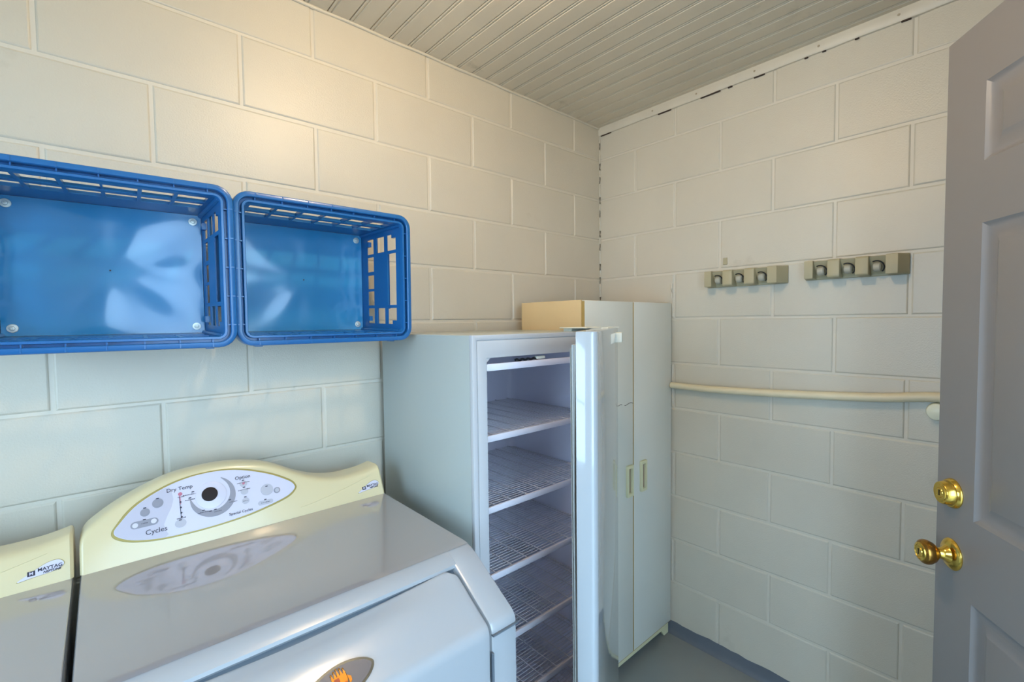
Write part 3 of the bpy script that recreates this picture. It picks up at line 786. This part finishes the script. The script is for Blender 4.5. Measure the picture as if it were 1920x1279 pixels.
# ------------------------------------------------------------------ tall utility cabinet in the corner
CX0, CX1, CYF, CYB, CZ = -.624, -.015, -.392, -.072, 1.535
cb = thing('utility_cabinet', 'tall narrow almond-sided pantry cabinet with two pale doors in the room corner', 'cabinet', ((CX0+CX1)/2, -.23, 0))
mb = MB(); tk = .016
def foot_panel(x0):
    # side panel with feet front and back
    return [(CYF, 0), (CYF+.03, 0), (CYF+.045, .035), (CYB-.045, .035), (CYB-.03, 0), (CYB, 0), (CYB, CZ), (CYF, CZ)]
for x0 in (CX0, CX1-tk): mb.prism(foot_panel(x0), x0, x0+tk, 'x', .0012, 1)
for z in (.058, .55, 1.03): mb.box((CX0+tk, CYF+.001, z), (CX1-tk, CYB, z+tk))
mb.box((CX0+tk, CYF+.0005, CZ-tk), (CX1-tk, CYB, CZ-.0005))
mb.box((CX0+tk, CYB-.006, .06), (CX1-tk, CYB-.001, CZ-.001))
mb.build('carcass', m_cab_side, cb, merge=0)
# plinth: cream board with a notch at the right foot
pl = [(CX0+.001, .03), (CX0+.001, .0585), (CX1-.001, .0585), (CX1-.001, .002), (CX1-.036, .002), (CX1-.060, .033)] + [(CX0+.06, .033), (CX0+.036, .002), (CX0+.001, .002)][:0] + [(CX0+.05, .033)]
mb = MB(); mb.prism(pl, CYF-.006, CYF+.006, 'y', .001, 1); mb.build('plinth', m_cab_h, cb)
XM = -.3145
def cab_door(x0, x1, hx):
    mb = MB(); mb.box((x0, CYF-.018, .066), (x1, CYF-.002, CZ-.002), .0016, 2)
    d = mb.build('door', m_cab, cb)
    mb = MB(); mb.box((x0+.0002, CYF-.0176, .0645), (x1-.0002, CYF-.0024, .0664)); 
    mb.build('door_edge', m_cab_edge, d)
    mb = MB(); z0_, z1_ = .736, .866
    mb_x0, mb_x1 = hx-.021, hx+.021
    yo = CYF-.018
    ring(mb, mb_x0, mb_x1, z0_, z1_, mb_x0+.010, mb_x1-.010, z0_+.014, z1_-.014, yo-.012, yo+.0005, .0025)
    h = mb.build('handle', m_cab_h, d, merge=0)
    MB().box((mb_x0+.008, yo-.0015, z0_+.012), (mb_x1-.008, yo+.0002, z1_-.012)).build('handle_recess', m_cab_hd, d)
    return d
dl = cab_door(CX0+.002, XM-.0026, XM-.034)
dr = cab_door(XM+.0026, CX1-.001, XM+.065)
# raw particle edges at the meeting line and by the hinge side
mb = MB(); mb.box((XM-.0024, CYF-.0182, .066), (XM+.0024, CYF-.004, CZ-.004)); mb.build('raw_edge', m_cab_edge, cb)
mb = MB(); mb.box((CX0+.0008, CYF-.0165, .068), (CX0+.0022, CYF-.003, CZ-.004)); mb.build('raw_edge', m_cab_edge, cb)
# chipped crack across the left door
mb = MB(); rnd = random.Random(12)
pts = [(-.420+.0085*k, CYF-.0183, 1.118 + .0035*math.sin(k*.8) + rnd.uniform(-.001, .001)) for k in range(13)]
for a, b in ((0, 3), (5, 9), (9, 12)): mb.tube(pts[a:b+1], .0011, 5)
mb.build('crack', m_gap, dl)

# ------------------------------------------------------------------ blue crates on the wall
BW, BH, BD = .185, .153, .232          # base half width, half height, depth
def make_crate(loc, label, yaw=0):
    root = thing('wall_crate', label, 'crate', loc, 'blue plastic crates screwed to the wall as shelves', (math.radians(.6), 0, math.radians(yaw)), local=True)
    RW, RH = .226, .181
    def sc(d):
        t = d/BD; return BW + (.2035-BW)*t, BH + (.1570-BH)*t       # inner shell grows slightly to the rim
    def P(side, uu, d, o):
        """side 0 top,1 right,2 bottom,3 left ; uu along the wall -1..1, d depth from base, o outward offset"""
        w, h = sc(d)
        if side == 0: return (uu*w, -d, h+o)
        if side == 2: return (-uu*w, -d, -h-o)
        if side == 1: return (w+o, -d, -uu*h)
        return (-w-o, -d, uu*h)
    def cell(mb, side, a, b, c, d, o0=0, o1=.003):
        v = [P(side, a, c, o0), P(side, b, c, o0), P(side, b, d, o0), P(side, a, d, o0), P(side, a, c, o1), P(side, b, c, o1), P(side, b, d, o1), P(side, a, d, o1)]
        mb.poly(v, [(0, 1, 2, 3), (7, 6, 5, 4), (0, 4, 5, 1), (1, 5, 6, 2), (2, 6, 7, 3), (3, 7, 4, 0)])
    mb = MB()
    for side in (0, 2):
        n = 6; cuts = [-1, -.93]; half = .018
        edges = [-.93 + 1.86*k/n for k in range(n+1)]
        ub = []
        for k in range(n): ub.append((edges[k]+half, edges[k+1]-half))
        rows = [(.42*BD, .62*BD), (.70*BD, .92*BD)]
        us = [-1] + [x for ab in ub for x in ab] + [1]
        ds = [0, rows[0][0], rows[0][1], rows[1][0], rows[1][1], BD]
        for i in range(len(us)-1):
            for j in range(5):
                isu = i % 2 == 1; isd = j % 2 == 1
                if isu and isd: continue
                if j == 3 and i == 6: continue                 # one bar missing near the rim: a double-width opening
                cell(mb, side, us[i], us[i+1], ds[j], ds[j+1])
        for x in edges: cell(mb, side, x-.010, x+.010, .002, BD-.004, .003, .010)     # outer ribs
        cell(mb, side, -.99, .99, .65*BD, .67*BD, .003, .009); cell(mb, side, -.99, .99, .40*BD, .41*BD, .003, .008)
    for side in (1, 3):
        us = [-1, -.86, -.56, -.50, -.20, -.13, .15, .20, .49, .55, .86, 1]
        ds = [0, .18*BD, .35*BD, .42*BD, .62*BD, .69*BD, .90*BD, BD]
        for i in range(len(us)-1):
            for j in range(len(ds)-1):
                op = False
                if i in (1, 3, 5, 7, 9) and j == 1: op = True
                if j in (3, 5) and i in (1, 9): op = True
                if j == 5 and 3 <= i <= 7: op = True
                if op: continue
                cell(mb, side, us[i], us[i+1], ds[j], ds[j+1], 0, .0028)
        cell(mb, side, -.56, .56, .655*BD, .675*BD, .0028, .010); cell(mb, side, -.9, .9, .385*BD, .40*BD, .0028, .008)
        for a in (-.93, .93): 
            cell(mb, side, a-.03, a+.03, .01, BD-.004, .0028, .010)
        # rounded lugs that fill corners of the outer openings
        for sgn_ in (-1, 1):
            cell(mb, side, sgn_*.86-.07 if sgn_ > 0 else -.86, .86 if sgn_ > 0 else -.79, .80*BD, .90*BD, 0, .008)
            cell(mb, side, .76*sgn_-.05, .76*sgn_+.05, .19*BD, .28*BD, -.008, .002)
    # corner posts
    for sx in (-1, 1):
        for sz in (-1, 1):
            w0, h0 = sc(0); w1, h1 = sc(BD)
            mb.tube([(sx*(w0-.001), 0, sz*(h0-.001)), (sx*(w1-.001), -BD, sz*(h1-.001))], .0065, 8)
    shell = mb.build('shell', m_blue, root, merge=0, ang=30)
    # double rim: inner upright lip, recessed channel, outer rounded flange
    def rr_path(hw, hh, rad, n=6):
        o = []
        for cx_, cz_, a0_ in ((hw-rad, hh-rad, 0), (-hw+rad, hh-rad, PI/2), (-hw+rad, -hh+rad, PI), (hw-rad, -hh+rad, 3*PI/2)):
            o += arc2((cx_, cz_), rad, a0_, a0_+PI/2, n)
        return o
    mb = MB()
    # section: list of (outward offset from inner lip, depth y)
    secs = []
    hw, hh = .2030, .1565
    offs = [(0, -.230), (0, -.246), (.001, -.2475), (.0055, -.2475), (.0065, -.246), (.0065, -.234), (.0125, -.234), (.0125, -.2505), (.014, -.2525), (.0215, -.2525), (.0238, -.2510), (.0250, -.2480), (.0250, -.218), (.0228, -.218), (.0218, -.230)]
    for off, y in offs:
        k = rr_path(hw+off, hh+off, .012+off*1.0)
        secs.append([(a, y, b) for a, b in k])
    mb.loft(secs + [secs[0]], cap=False)
    for k in range(7):
        x = -.18 + .06*k
        for s_ in (-1, 1): mb.box((x-.0012, -.2455, s_*(hh+.0095)-.0033), (x+.0012, -.233, s_*(hh+.0095)+.0033)); mb.box((x-.0010, -.2532, s_*(hh+.018)-.0045), (x+.0010, -.245, s_*(hh+.018)+.0045))
    for k in range(5):
        z = -.13 + .065*k
        for s_ in (-1, 1): mb.box((s_*(hw+.0095)-.0033, -.2455, z-.0012), (s_*(hw+.0095)+.0033, -.233, z+.0012)); mb.box((s_*(hw+.018)-.0045, -.2532, z-.0010), (s_*(hw+.018)+.0045, -.245, z+.0010))
    for x in (-.176, .176): mb.box((x-.0085, -.225, -hh-.0285), (x+.0085, -.205, -hh-.020), .001, 1)
    mb.build('rim', m_blue, root, ang=35)
    # dented glossy pan that forms the base
    mb = MB(); NX, NZ = 56, 44; V = {}
    w, h = BW-.0005, BH-.0005
    seedx = loc[0]*7
    for i in range(NX+1):
        for j in range(NZ+1):
            a = -1+2*i/NX; b = -1+2*j/NZ; x, z = a*w, b*h
            rr = math.hypot(a*.9, b); an = math.atan2(b, a)
            env = (1-a**4)*(1-b**4)
            k = .0018*math.cos(4*an+.5) + .0013*math.cos(7*an+seedx) + .0006*math.cos(11*an+1+seedx)
            core = 1/(1+math.exp(-(rr-.33)*14))
            d = env*(k*core*rr + .0016*(1-core)) + .0012*env*math.sin(4*x/w+2.5*z/h+seedx)
            V[i, j] = mb.bm.verts.new((x, -.006 - d, z))
    for i in range(NX):
        for j in range(NZ): mb.bm.faces.new((V[i, j], V[i, j+1], V[i+1, j+1], V[i+1, j]))
    mb.box((-w, -.003, -h), (w, -.0, h))
    base = mb.build('base_pan', m_pan, root, ang=60, merge=0, recalc=False)
    mb = MB(); mb.box((-.0015, -.0105, -.0015), (.0015, -.0085, .0015)); mb.build('moulding_mark', m_black, base)
    for sx in (-1, 1):
        for sz in (-1, 1):
            mb = MB(); Mx = Matrix.Translation((sx*.167, -.0065, sz*.1355)) @ Matrix.Rotation(PI/2, 4, 'X')
            mb.lathe([(0, -.004), (.0095, -.004), (.0095, .0008), (.009, .0012), (.005, .0014), (.005, .0035), (.0042, .0045), (.002, .0047), (.0015, .0035), (0, .0035)], 24, Mx)
            mb.build('bolt', m_bolt, root)
    return root
cr2 = make_crate((-1.481, -.022, 1.5915), 'blue wall-mounted plastic crate, the right one, open to the room beside the freezer')
cr1 = make_crate((-1.922, -.022, 1.5915), 'blue wall-mounted plastic crate, the left one, above the dryer console', -3.5)

# ------------------------------------------------------------------ mop and broom holders on the right wall
def make_rack(y0, L, zc, label, tilt=0):
    H2 = .034; D0 = .058
    root = thing('mop_holder', label, 'mop holder', (0, y0-L/2, zc), 'mop holders screwed to the right wall')
    nb = 4; bw = L/(nb + (nb-1)*1.0)
    bw = L*.125; gap = (L - nb*bw - L*.06)/(nb-1)
    mb = MB()
    mb.box((-.010, y0-L, zc-H2), (-.0002, y0, zc+H2), .003)
    for k in range(nb):
        ya = y0 - k*(bw+gap)
        # block with rounded nose: side profile in (x,z)
        pr_ = [(-.009, zc+H2-.001), (-D0+.014, zc+H2-.002)] + arc2((-D0+.010, zc+H2-.012), .010, PI/2, PI, 4)[1:] + [(-D0, zc-H2+.012)] + arc2((-D0+.008, zc-H2+.010), .008, PI, 3*PI/2, 4) + [(-.009, zc-H2+.001)]
        if k == nb-1:
            mb.prism([(-.009, ya), (-D0, ya-.002), (-D0, ya-bw+.004), (-.009, y0-L+.001)], zc-H2+.002, zc+H2-.002, 'z', .003, 2)
        elif k == 0:
            mb.prism([(-.009, ya-.001), (-D0, ya-.010), (-D0, ya-bw), (-.009, ya-bw)], zc-H2+.002, zc+H2-.002, 'z', .003, 2)
        else: mb.prism(pr_, ya-bw, ya, 'y', .003, 2)
    body = mb.build('backplate', m_rack, root, ang=35, merge=0)
    for k in range(nb-1):
        yc = y0 - bw - gap/2 - k*(bw+gap)
        # slanted well behind the roller
        mb = MB(); mb.prism([(-.0105, zc+H2-.004), (-.046, zc+H2-.006), (-.0105, zc-H2+.006)], yc-gap/2-.001, yc+gap/2+.001, 'y', 0, 1); mb.build('ramp', m_rack, root)
        mb = MB(); Mx = Matrix.Translation((-.036, yc+.002, zc-.006)) @ Matrix.Rotation(PI/2, 4, 'X')
        mb.lathe([(0, -.013), (.010, -.013), (.0155, -.009), (.017, 0), (.0155, .009), (.010, .013), (0, .013)], 28, Mx @ Matrix.Scale(.9, 4))
        rb = mb.build('roller', m_ball, root)
        mb = MB(); pts = [( -.040 - .019*math.cos(a)*.5, yc+.002 - .0195*math.sin(a), zc-.006+.019*math.cos(a)) for a in [math.radians(-30+170*t/14) for t in range(15)]]
        mb.tube(pts, .0022, 6); mb.build('roller_gap', m_black, root)
    return root
make_rack(-.572, .308, 1.624, 'taupe three-slot mop holder nearer the corner cabinet')
make_rack(-.938, .292, 1.629, 'taupe three-slot mop holder nearer the grey door')

# ------------------------------------------------------------------ conduit pipe on the right wall
pts = catmull([(-.024, -.414, 1.163), (-.0245, -.50, 1.1625), (-.026, -.62, 1.163), (-.028, -.84, 1.172), (-.028, -1.03, 1.183), (-.024, -1.17, 1.193), (-.020, -1.32, 1.210), (-.018, -1.60, 1.220), (-.018, -1.80, 1.224)], 6, False)
pr_ = tag(MB().tube(pts, lambda t: .0135+.0025*t, 16).build('pipe', m_pipe, None, org=(0, -.42, 1.163)), 'sagging cream painted pipe running across the right block wall', 'pipe')
mb = MB(); Mx = Matrix.Translation((-.002, -1.306, 1.164)) @ Matrix.Rotation(-PI/2, 4, 'Y')
mb.lathe([(0, 0), (.028, 0), (.028, .016), (.025, .026), (.014, .031), (0, .032)], 24, Mx)
tag(mb.build('pipe_fitting', m_pipe_w, None, org=(0, -1.322, 1.185)), 'small round white fitting under the pipe beside the grey door edge', 'fitting')
# stub bracket and hook left on the wall
mb = MB(); mb.tube([(-.003, -.405, 1.62), (-.006, -.405, 1.60), (-.006, -.405, 1.575), (-.003, -.405, 1.555)], .0045, 8)
tag(mb.build('adhesive_blob', m_trim, None, org=(0, -.405, 1.59)), 'small blob of old adhesive on the wall above the corner cabinet', 'adhesive')

mb = MB(); mb.box((-.0025, -.652, 1.683), (-.0002, -.634, 1.712), .0012, 1)
tag(mb.build('adhesive_patch', m_rack, None, org=(0, -.643, 1.697)), 'small tan adhesive patch on the wall just above the nearer-corner mop holder', 'adhesive')

for o in ROOTS + [door] + [washer]:
    if '_org' in o.keys(): del o['_org']
